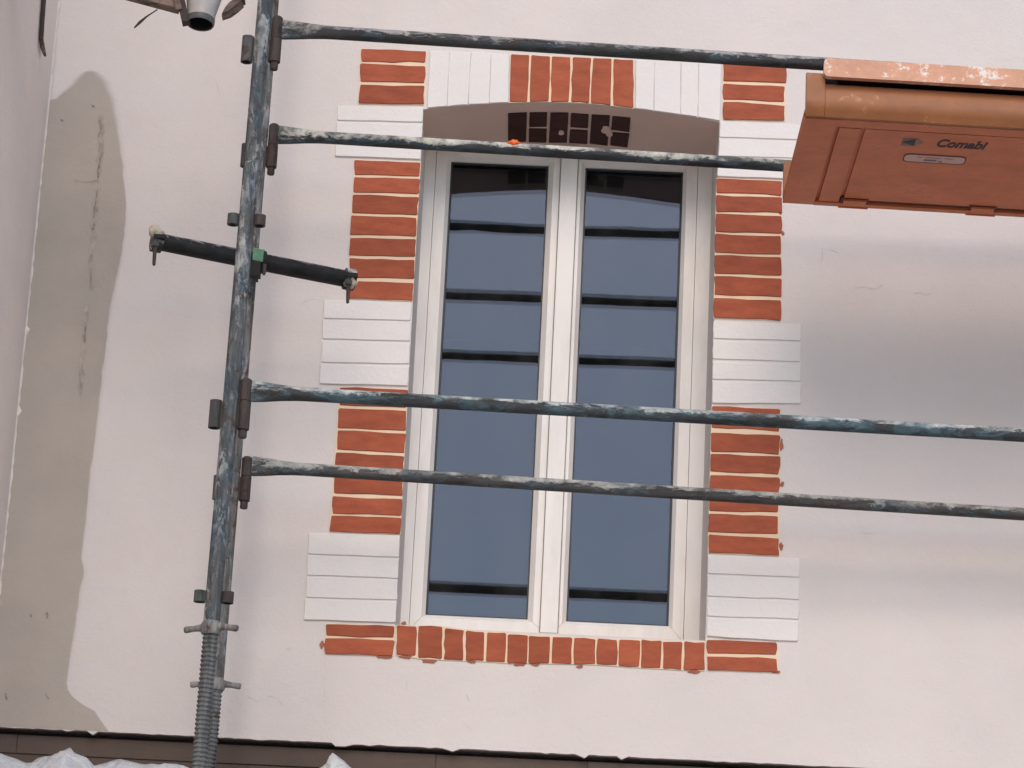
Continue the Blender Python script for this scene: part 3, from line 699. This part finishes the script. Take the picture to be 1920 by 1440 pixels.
# ================================================================== scaffold
YROW, YREAR = -1.20, -.37
YW = .036                                                     # scaffold stands slightly skew to the wall
def pf(px, py, Y, x0=-.95): 
    p = at(px, py, Y); return at(px, py, Y+YW*(p.x-x0))
UF0, UF1 = at(498, 0, YROW), at(400, 1130, YROW)              # axis of the front upright
def axisF(z): t = (z-UF1.z)/(UF0.z-UF1.z); return UF1.lerp(UF0, t)
UR0, UR1 = at(510, 0, YREAR), at(417, 1130, YREAR)
def axisR(z): t = (z-UR1.z)/(UR0.z-UR1.z); return UR1.lerp(UR0, t)
TR = .0242
def upright(axis, label, m_tube, znut, sockets, lugs, msock, xoff=Vector((0, 0, 0)), yawv=0):
    ax_ = lambda z: axis(z)+xoff
    base = ax_(ZCAN); base.z = ZCAN
    u = thing('scaffold_upright', label, 'scaffold pole', tuple(base), 'uprights of the scaffold')
    MB().lathe(ax_(znut+.012), ax_(7.3), [(0, TR), (.002, TR+.0004), (1, TR)], 24).build('tube', m_tube, u, True)
    # threaded jack
    z0 = ZCAN+.052; n_ = int((znut+.05-z0)/.0135); prof = []
    L = znut+.05-z0
    for i in range(n_):
        for f, r in ((.0, .0200), (.25, .0232), (.5, .0232), (.75, .0200)): prof.append(((i+f)*.0135/L, r))
    MB().lathe(ax_(z0), ax_(z0+n_*.0135), [(t*L/(n_*.0135), r) for t, r in prof]+[(1, .0200)], 20).build('screw_jack', M_THREAD, u, True)
    MB().box(base.x-.075, base.x+.075, base.y-.075, base.y+.075, ZCAN+.042, ZCAN+.0525).build('base_plate', M_NUT, u)
    MB().box(base.x-.2, base.x+.2, base.y-.11, base.y+.11, ZCAN+.0005, ZCAN+.0415).build('base_board', M_TIMBERB, u, bevel=.004)
    # wing nut
    p = ax_(znut); m1 = MB(); m1.lathe(p+Vector((0, 0, -.02)), p+Vector((0, 0, .02)), [(0, .027), (.2, .031), (.75, .030), (1, .025)], 20)
    nut = m1.build('wing_nut', M_NUT, u, True)
    for s in (-1, 1):
        a = p+Vector((s*.022, -.012*s*yawv, .003)); b3 = p+Vector((s*.082, -.03*s*yawv, -.004))
        MB().lathe(a, b3, [(0, (.010, .013)), (.5, (.008, .009)), (.9, (.009, .0105)), (1, (.006, .008))], 12).build('wing', M_NUT, nut, True)
    for zc, side, h in sockets:
        p = ax_(zc)+Vector((side*(TR+.0195), 0, 0))
        m1 = MB(); n_ = 18; R = []
        for dz, r in ((-h/2, .0135), (-h/2, .0185), (h/2, .0185), (h/2, .0135)): R.append([p+Vector((r*math.cos(2*PI*i/n_), r*math.sin(2*PI*i/n_), dz)) for i in range(n_)])
        R.append(R[0]); m1.rings(R, cap=False); bmesh.ops.remove_doubles(m1.bm, verts=m1.bm.verts, dist=1e-6)
        sk = m1.build('socket', msock if side < 0 else M_RUST, u, True)
        q = ax_(zc)+Vector((side*TR, 0, 0)); MB().box(min(q.x-side*.004, p.x-side*.014), max(q.x-side*.004, p.x-side*.014), q.y-.007, q.y+.007, zc-h*.42, zc+h*.42).build('weld', M_RUST, sk)
    for zc, side in lugs:
        p = ax_(zc)+Vector((side*(TR+.0165), 0, 0)); h = .034
        m1 = MB(); n_ = 18; R = []
        for dz, r in ((-h/2, .0125), (-h/2, .0185), (h/2, .0185), (h/2, .0125)): R.append([p+Vector((r*math.cos(2*PI*i/n_), r*math.sin(2*PI*i/n_), dz)) for i in range(n_)])
        R.append(R[0]); m1.rings(R, cap=False); bmesh.ops.remove_doubles(m1.bm, verts=m1.bm.verts, dist=1e-6)
        m1.build('lug', M_RUST if side > 0 else M_SOCK, u, True)
    return u
# heights of the pins, measured on the front and rear rows
zA1, zB1 = at(512, 95, YROW).z, at(470, 780, YROW).z
zA2, zB2 = at(510, 294, YREAR).z, at(465, 917, YREAR).z
zl1, zl2 = at(465, 413, YROW).z, at(413, 1120, YROW).z
zn1, zn2 = at(408, 1178, YROW).z, at(417, 1284, YREAR).z
SKF = [(zA1, 1, .078), (zA1, -1, .086), (zB1, 1, .088), (zB1, -1, .086)]
SKR = [(zA2, 1, .078), (zA2, -1, .080), (zB2, 1, .082), (zB2, -1, .080)]
LG = [(zl1, 1), (zl1, -1), (zl2, 1), (zl2, -1)]
upright(axisF, 'blue grey front scaffold pole with left hand end lugs and threaded screw jack', M_UPF, zn1, SKF, LG, M_SOCK, yawv=1)
upright(axisR, 'grey brown scaffold pole half hidden behind the blue front pole', M_UPR, zn2, SKR, [], M_SOCK, yawv=.2)
bay = Vector((3.05, YW*3.05, 0))
upright(axisF, 'front scaffold pole at the far right end of the rails', M_UPF, zn1, [(zA1, -1, .078), (zB1, -1, .088)], [], M_SOCK, bay, .5)
upright(axisR, 'rear scaffold pole at the far right end of the rails', M_UPR, zn2, [(zA2, -1, .078), (zB2, -1, .082)], [], M_SOCK, bay, .5)

def rail(label, axis, zs, hs, ztop_px, a, b_, Y, m, mpin):
    """guard rail: tube flattened at its end onto a drop pin"""
    p = axis(zs)+Vector((TR+.0195, 0, 0))
    r = thing('guard_rail', label, 'scaffold rail', tuple(p), 'guard rails of the scaffold')
    A0, B0 = pf(*a, Y), pf(*b_, Y)
    d = (B0-A0).normalized(); endx = (axis(zs)+bay).x-TR-.0195
    Bx = A0+d*((endx-A0.x)/d.x)
    ztop = at(*ztop_px, Y).z
    # drop pin
    MB().lathe((p.x, p.y, zs-hs/2-.026), (p.x, p.y, ztop), [(0, .011), (.02, .0128), (.10, .0128), (.985, .0128), (1, .011)], 16).build('drop_pin', mpin, r, True)
    mx = MB(); mx.lathe((p.x, p.y, zs+hs/2+.0015), (p.x, p.y, ztop-.003), [(0, .0165), (.02, .0175), (.95, .0175), (1, .015)], 16)
    mx.build('pin_collar', mpin, r, True)
    s0 = Vector((p.x+.012, p.y, A0.z-d.z*(A0.x-p.x)))
    L = (Bx-s0).length; rr = .0212
    m1 = MB(); m1.lathe(s0, Bx, [(0, (.0055, .033)), (.012/L, (.0058, .034)), (.05/L, (.009, .031)), (.095/L, (.016, .0255)), (.14/L, (.0205, .022)), (.18/L, rr)] + [(.18/L+(1-.36/L)*i/24, rr*(1+.012*noise.noise(Vector((i*1.3, zs, 0))))) for i in range(1, 24)] + [(1-.18/L, rr), (1-.05/L, (.009, .031)), (1, (.0055, .033))], 24)
    t = m1.build('tube', m, r, True)
    e = Bx
    MB().lathe((e.x, e.y, e.z-.12), (e.x, e.y, e.z+.045), [(0, .011), (.02, .0128), (1, .0128)], 16).build('drop_pin', mpin, r, True)
    return r, t, A0, B0, d
r1 = rail('dark top guard rail running into the orange deck at the top', axisF, zA1, .078, (516, 31), (560, 58), (1540, 120), YROW, M_LG[0], M_RUST)
r2 = rail('white splashed rail with an orange blob across the window head', axisR, zA2, .078, (518, 233), (560, 255), (1460, 310), YREAR, M_LG[1], M_RUST)
r3 = rail('blue painted guard rail across the middle of the window', axisF, zB1, .088, (478, 711), (540, 738), (1900, 815), YROW, M_LG[2], M_RUST)
r4 = rail('grey guard rail just below the blue one', axisR, zB2, .082, (474, 857), (520, 877), (1900, 963), YREAR, M_LG[3], M_RUST)
# orange blob on the second rail
pb = pf(963, 277, YREAR)
bm = bmesh.new(); bmesh.ops.create_icosphere(bm, subdivisions=3, radius=1)
for v in bm.verts:
    k = 1+.45*noise.noise(v.co*2.1); v.co = Vector((v.co.x*.021*k, v.co.y*.012*k, v.co.z*.011*k))
    v.co += Vector((pb.x, pb.y-.013, pb.z+.012))
me = bpy.data.meshes.new('orange_blob'); bm.to_mesh(me); bm.free(); link('orange_blob', me, M_ORBLOB, r2[0], True)

# black transverse tube with clamps
T0, T1 = at(292, 452, -.60), at(655, 524, -.36)
bt = thing('black_tube', 'short black tube clamped across the scaffold poles with clamps at both ends', 'scaffold tube', tuple((T0+T1)/2))
MB().lathe(T0, T1, [(0, .0265), (.004, .0285), (.25, .0292), (.7, .0295), (.996, .0285), (1, .0265)], 26).build('tube', M_BLACK, bt, True)
def endclamp(P, d, side, capm, seed):
    rs = random.Random(seed)
    c = MB(); n_ = 22
    c.lathe(P-d*.018, P+d*.018, [(0, .031), (0.05, .037), (.95, .037), (1, .031)], n_)
    cl = c.build('end_clamp', M_CLAMP, bt, True)
    q = P+Vector((0, -.036, -.012)); MB().lathe(q+Vector((0, 0, .014)), q+Vector((.002, 0, -.085)), [(0, .0075), (.6, .0065), (.97, .0055), (1, .003)], 10).build('bolt', M_RUST, cl, True)
    MB().lathe(q+Vector((0, 0, -.020)), q+Vector((0, 0, -.002)), [(0, .0125), (.1, .014), (.9, .014), (1, .0125)], 6).build('nut', M_SOCK, cl)
    bm = bmesh.new(); bmesh.ops.create_icosphere(bm, subdivisions=3, radius=1)
    for v in bm.verts:
        k = 1+.3*noise.noise(v.co*1.7+Vector((seed, 0, 0))); v.co = Vector((v.co.x*.023*k, v.co.y*.02*k, v.co.z*.022*k))+P+Vector((side*.006, -.018, .028 if side < 0 else -.016))
    me = bpy.data.meshes.new('cap'); bm.to_mesh(me); bm.free(); link('plaster_lump', me, capm, cl, True)
    MB().box(P.x-.006, P.x+.030, P.y-.046, P.y-.030, P.z-.004, P.z+.009).build('hinge_plate', M_BLACK, cl, bevel=.003)
dT = (T1-T0).normalized()
endclamp(T0+dT*.004, dT, -1, M_CAP, 1); endclamp(T1, dT, 1, M_CAP, 2)
# swivel coupler on the rear pole
tq = (axisR(4.86).x+.038-T0.x)/(T1.x-T0.x); Pq = T0.lerp(T1, tq)
c = MB(); c.lathe(Pq-dT*.020, Pq+dT*.020, [(0, .0300), (0.04, .0385), (.96, .0385), (1, .0300)], 22); cp = c.build('coupler', M_BLACK, bt, True)
c = MB(); n_ = 14; R = []
for k in range(n_+1):
    a_ = PI*(.02+.62*k/n_); o = Vector((0, -math.cos(a_ - .35), math.sin(a_ - .35)))
    R.append([Pq+dT*s+o*r for s, r in ((-.017, .0388), (.019, .0388), (.019, .0425), (-.017, .0425))])
c.rings(R); c.build('green_strap', M_GREEN, cp, True)
q = Pq+Vector((-.004, -.036, -.034)); MB().box(q.x-.016, q.x+.016, q.y-.008, q.y+.03, q.z-.03, q.z+.02).build('coupler_foot', M_BLACK, cp, bevel=.006)
q2 = q+Vector((.028, .004, -.006)); MB().lathe(q2+Vector((0, 0, .02)), q2+Vector((0, 0, -.018)), [(0, .007), (.8, .007), (1, .004)], 8).build('bolt', M_RUST, cp, True)
ar = axisR(Pq.z); MB().box(ar.x-.028, ar.x+.028, Pq.y+.02, ar.y+.03, Pq.z-.028, Pq.z+.028).build('pole_clamp', M_BLACK, cp, bevel=.008)

# ------------------------------------------------------------------ orange deck
YN, YFAR = -1.25, -.47
zbot = (at(1507, 214, YN).z+at(1458, 378, YFAR).z)/2; ztopd = at(1512, 133, YN).z
DX0 = .765; DX1 = DX0+2.05
deck = thing('scaffold_deck', 'orange brown scaffold deck seen from below at top right', 'scaffold deck', ((DX0+DX1)/2, (YN+YFAR)/2, zbot))
def dk(s, x): return s+YW*(x-DX0)
def dbox(x0, x1, y0, y1, z0, z1):
    m1 = MB(); m1.box(x0, x1, y0, y1, z0, z1)
    for v in m1.bm.verts: v.co.y += YW*(v.co.x-DX0)
    return m1
def extr(profile, x0, x1, n=1):
    """profile in (y,z), extruded along the deck"""
    m1 = MB(); R = []
    for x in (x0, x1): R.append([Vector((x, dk(y, x), z)) for y, z in profile])
    return m1.rings(R)
H = ztopd-zbot
zl = ztopd-H*.22  # lip stops short: an added slot makes the dark band under the toe board
lip = [(YN+.032, zl-.006), (YN+.026, zl), (YN+.016, zl-.002), (YN+.008, zl-H*.07), (YN+.002, zl-H*.22), (YN-.003, zl-H*.42), (YN-.002, zl-H*.56), (YN+.004, zl-H*.65), (YN+.014, zbot+.0005), (YN+.03, zbot+.0005), (YN+.028, zl-H*.5), (YN+.034, zl-H*.25)]
dbox(DX0+.10, DX1, YN+.012, YFAR-.023, ztopd-.012, ztopd).build('slot_shade_plate', M_WOODD, deck)  # dark plate added over the slot to deepen its shade
dbox(DX0+.10, DX1, YN+.11, YN+.125, zbot+.0225, ztopd-.0125).build('slot_back', M_DECK, deck)
XS = at(1548, 128, YN).x
extr(lip, XS+.001, DX1).build('front_lip', M_DECKLIP, deck, True)
full = [(YN+.034, ztopd), (YN+.012, ztopd), (YN+.003, ztopd-.008), (YN, ztopd-.03), (YN+.003, ztopd-H*.4)]+lip[5:10]+[(YN+.032, zbot+.02)]
extr(full, DX0+.003, XS).build('lip_end', M_DECKLIP, deck, True)
dbox(DX0, DX1, YN+.02, YFAR, zbot+.0115, zbot+.022).build('pan', M_DECK, deck)
dbox(DX0, DX1, YFAR-.022, YFAR+.003, zbot+.0225, ztopd-.004).build('rear_lip', M_DECKLIP, deck, bevel=.004)
# underside frame: end flange, rib, borders and the sunk panel
MB_ = dbox(DX0+.001, DX0+.105, YN+.031, YFAR+.001, zbot-.002, zbot+.014); MB_.build('end_flange', M_DECK, deck, bevel=.004)
dbox(DX0+.118, DX0+.185, YN+.10, YFAR-.03, zbot+.001, zbot+.0125).build('rib', M_DECK, deck, bevel=.004)
dbox(DX0+.105, DX1, YN+.031, YN+.088, zbot-.001, zbot+.0135).build('border', M_DECK, deck, bevel=.004)
dbox(DX0+.105, DX1, YFAR-.028, YFAR+.002, zbot-.003, zbot+.0135).build('border', M_DECK, deck, bevel=.004)
dbox(DX0+.20, DX1-.2, YN+.103, YFAR-.055, zbot+.003, zbot+.0115).build('panel', M_DECK, deck, bevel=.003)
dbox(DX0+.19, DX1-.15, YN+.0925, YN+.1025, zbot+.007, zbot+.0118).build('groove', M_LINE, deck)
dbox(DX0+.16, DX0+.82, YFAR-.052, YFAR-.0285, zbot+.006, zbot+.0118).build('groove', M_LINE, deck)
for px_ in (1600, 1840):
    hx = at(px_, 372, YFAR).x
    dbox(hx-.038, hx+.038, YFAR-.062, YFAR-.018, zbot-.006, zbot+.011).build('hinge_tab', M_DECK, deck, bevel=.003)
    dbox(hx-.046, hx+.046, YFAR-.068, YFAR-.012, zbot+.0005, zbot+.0112).build('hinge_painted_shadow', M_LINE, deck)  # dark plate round the tab, its shadow put in as colour
    dbox(hx-.05, hx+.05, YFAR+.0005, YFAR+.006, zbot-.006, zbot+.02).build('edge_clip', M_DECK, deck, bevel=.002)
# dark block added behind the slot end so the band stays in shade
dbox(XS+.0005, DX0+.105, YN+.036, YN+.1, zl-.03, ztopd-.001).build('slot_shade_block', M_WOODD, deck)
# toe board in front of the rail
xt0 = at(1545, 128, YROW-.075).x; zt0, zt1 = at(1552, 143, YROW-.075).z, at(1552, 109, YROW-.075).z
toe = thing('toe_board', 'salmon painted bar with chipped white edges along the top of the deck', 'board', (xt0+1, YROW-.07, zt0))
n_ = 8; po = []
rad = .016
for cx_, cz_, a0 in ((xt0+rad, zt1-rad, 90), (xt0+rad, zt0+rad, 180)):
    for k in range(n_+1): a_ = math.radians(a0+90*k/n_); po.append((cx_+rad*math.cos(a_), cz_+rad*math.sin(a_)))
po += [(DX1, zt0), (DX1, zt1)]
m1 = MB().prism(po, YROW-.055, YROW-.078)
for v in m1.bm.verts: v.co.y += YW*(v.co.x-DX0)
m1.build('board', M_TOE, toe, bevel=.004)
# lettering and sticker on the underside
def text(s, size, x, y, z, m, name, parent, sx=1.0, shear=0.0, ext=.0004):
    cu = bpy.data.curves.new(name, 'FONT'); cu.body = s; cu.size = size; cu.shear = shear; cu.extrude = ext; cu.offset = .0016*size/.05
    to = bpy.data.objects.new('tmp', cu); COL.objects.link(to); bpy.context.view_layer.update()
    me = bpy.data.meshes.new_from_object(to.evaluated_get(bpy.context.evaluated_depsgraph_get())); bpy.data.objects.remove(to)
    for v in me.vertices:
        vx = x+v.co.x*sx; v.co = Vector((vx, y-v.co.y+YW*(vx-DX0), z-v.co.z))
    me.flip_normals(); return link(name, me, m, parent)
zp = zbot+.0022
def onp(px, py):
    d = FW*FPX+RT*(px-960)-UP*(py-720); return CAM+d*((zp-CAM.z)/d.z)
a, c = onp(1752, 276), onp(1855, 276)
def dy(x): return YW*(x-DX0)
text('Comabi', .088, a.x, a.y-dy(a.x)-.006, zp, M_INK, 'lettering', deck, sx=(c.x-a.x)/.305, shear=.25)
def flat(pts, z, m, name):
    m1 = MB(); b = m1.bm; b.faces.new([b.verts.new((p.x, p.y, z)) for p in pts]); 
    o = m1.build(name, m, deck)
    for p in o.data.polygons:
        if p.normal.z > 0: p.flip()
    return o
flat([onp(1694, 259), onp(1720, 260), onp(1714, 274), onp(1688, 273)], zp, M_INKG, 'logo_mark')
flat([onp(1716, 262), onp(1720, 260), onp(1732, 268), onp(1715, 274)], zp-.0004, M_INKB, 'logo_arrow')
flat([onp(1692, 266), onp(1718, 261), onp(1713, 273)], zp-.0008, M_INK, 'logo_wedge')
zp2 = zp
def rrect(x0, x1, y0, y1, r):
    P = []
    for cx_, cy_, a0 in ((x1-r, y1-r, 0), (x0+r, y1-r, 90), (x0+r, y0+r, 180), (x1-r, y0+r, 270)):
        for k in range(5): a_ = math.radians(a0+90*k/4); P.append(Vector((cx_+r*math.cos(a_), cy_+r*math.sin(a_)+dy(cx_), 0)))
    return P
s0, s1 = onp(1698, 289), onp(1806, 308)
yy0, yy1 = sorted((s0.y-dy(s0.x), s1.y-dy(s1.x)))
flat(rrect(s0.x-.004, s1.x+.004, yy0-.008, yy1+.008, .02), zp, M_LINE, 'sticker_border')
flat(rrect(s0.x, s1.x, yy0, yy1, .018), zp-.0006, M_STICK, 'sticker')
for (u0, u1, v0, v1, m) in ((.2, .29, .24, .33, M_INKB), (.33, .6, .24, .34, M_INKB), (.66, .8, .26, .36, M_INKB), (.33, .54, .56, .80, M_INKG), (.57, .64, .70, .88, M_INKG)):
    X0, X1 = lerp(s0.x, s1.x, u0), lerp(s0.x, s1.x, u1); Y0, Y1 = lerp(yy0, yy1, v0), lerp(yy0, yy1, v1)
    flat([Vector((X0, Y0+dy(X0), 0)), Vector((X1, Y0+dy(X1), 0)), Vector((X1, Y1+dy(X1), 0)), Vector((X0, Y1+dy(X0), 0))], zp-.0012, m, 'print_line')

# ------------------------------------------------------------------ pipe and timber frame at top left
YP = -.95
P0, P1 = at(384, -45, YP), at(375, 46, YP)
pipe = thing('pipe', 'short white pipe with dark open end under the brown timber', 'pipe', tuple(P1))
dP = (P1-P0).normalized(); Lp = (P1-P0).length+.02
dP = (dP+Vector((-.02, -.12, 0))).normalized(); P0 = P1-dP*.22
m1 = MB(); m1.lathe(P0, P1-dP*.022, [(0, .066), (.3, .065), (.6, .058), (.85, .0485), (1, .0445)], 30)
m1.bm.faces.ensure_lookup_table()
for f in list(m1.bm.faces):
    if len(f.verts) > 4 and (f.calc_center_median()-P1).length < .05: m1.bm.faces.remove(f)
m1.build('pipe_body', M_PIPE, pipe, True)
m1 = MB(); n_ = 30; u_ = dP.orthogonal().normalized(); v_ = dP.cross(u_); R = []
for s, r in ((-.024, .0425), (-.020, .0465), (-.004, .046), (0, .0435), (-.002, .040), (-.022, .039), (-.15, .039)): R.append([P1+dP*s+u_*r*math.cos(2*PI*i/n_)+v_*r*math.sin(2*PI*i/n_) for i in range(n_)])
m1.rings(R[:5], cap=False); m1.build('rim', M_RIM, pipe, True)
m1 = MB(); m1.rings(R[4:], cap=False); m1.build('inner_wall', M_BORE, pipe, True)  # black lining and end disc paint in the shade inside the pipe
m1 = MB(); b = m1.bm; b.faces.new([b.verts.new(p) for p in R[-1]]); m1.build('bore_shade_disc', M_BORE, pipe)
tf = thing('timber_bracket', 'brown timber bracket around the white pipe at top left', 'bracket', tuple(at(340, 20, YP)))
def bar(a, c, wx, wz, name, m, parent, bev=.003):
    a = Vector(a); c = Vector(c); d = (c-a); q = d.normalized(); u = Vector((0, 1, 0)); u = (u-q*u.dot(q)).normalized(); v = q.cross(u)
    m1 = MB(); R = []
    for p in (a, c): R.append([p+u*wx*s+v*wz*t for s, t in ((-1, -1), (1, -1), (1, 1), (-1, 1))])
    return m1.rings(R).build(name, m, parent, bevel=bev)
pa, pc = at(205, -23, YP), at(336, 12, YP); pa = pc+(pa-pc)*((XC-.002-pc.x)/(pa.x-pc.x))      # the rail springs from the projecting wall
bar(pa, pc, .026, .017, 'rail', M_WOOD, tf)
bar(at(240, -20, YP+.02), at(335, 4, YP+.02), .02, .010, 'upper_rail', M_WOODD, tf)
bar(at(326, -60, YP-.01), at(349, 44, YP-.01), .020, .0125, 'post', M_WOODD, tf)
bar(at(318, -60, YP-.025), at(336, 20, YP-.025), .012, .010, 'post_edge', M_WOOD, tf)
bar(at(446, -50, YP+.02), at(454, 5, YP+.02), .022, .010, 'end_post', M_WOODD, tf)
pts = [at(x, y, YP) for x, y in ((415, 27), (420, 14), (428, 4), (440, -4), (452, -8), (455, 2), (444, 12), (430, 22))]
MB().prism([(p.x, p.z) for p in pts], YP+.05, YP-.005, .004).build('shaped_block', M_WOOD, tf)
pb_ = at(470, -50, YP+.012); bar((XC-.002, pb_.y, pb_.z+.06), pb_, .012, .010, 'bearer', M_WOODD, tf)
rod = tube_path([at(295, 18, YP+.01), at(275, 31, YP), at(262, 42, YP-.005), at(252, 52, YP-.01)], [.0022, .0030, .0050, .0025], 8).build('rod', M_WOODD, None, True)
tag(rod, 'thin dark rod poking down from the brown timber at top left', 'rod')

# overhead cable over the street, mirrored in the panes
YC = -4.2
zc0 = at(850, 402, 2*YG-YC).z; zc1 = at(1250, 418, 2*YG-YC).z; xc0 = at(850, 402, 2*YG-YC).x; xc1 = at(1250, 418, 2*YG-YC).x
oc = []
for i in range(41):
    x = lerp(-14, 14, i/40); oc.append(Vector((x, YC, zc0+(zc1-zc0)*(x-xc0)/(xc1-xc0)+.0016*(x-.4)**2)))
cbl = tube_path(oc, .028, 10).build('street_cable', M_SEAL, None, True); tag(cbl, 'dark overhead cable mirrored in the window panes', 'cable')
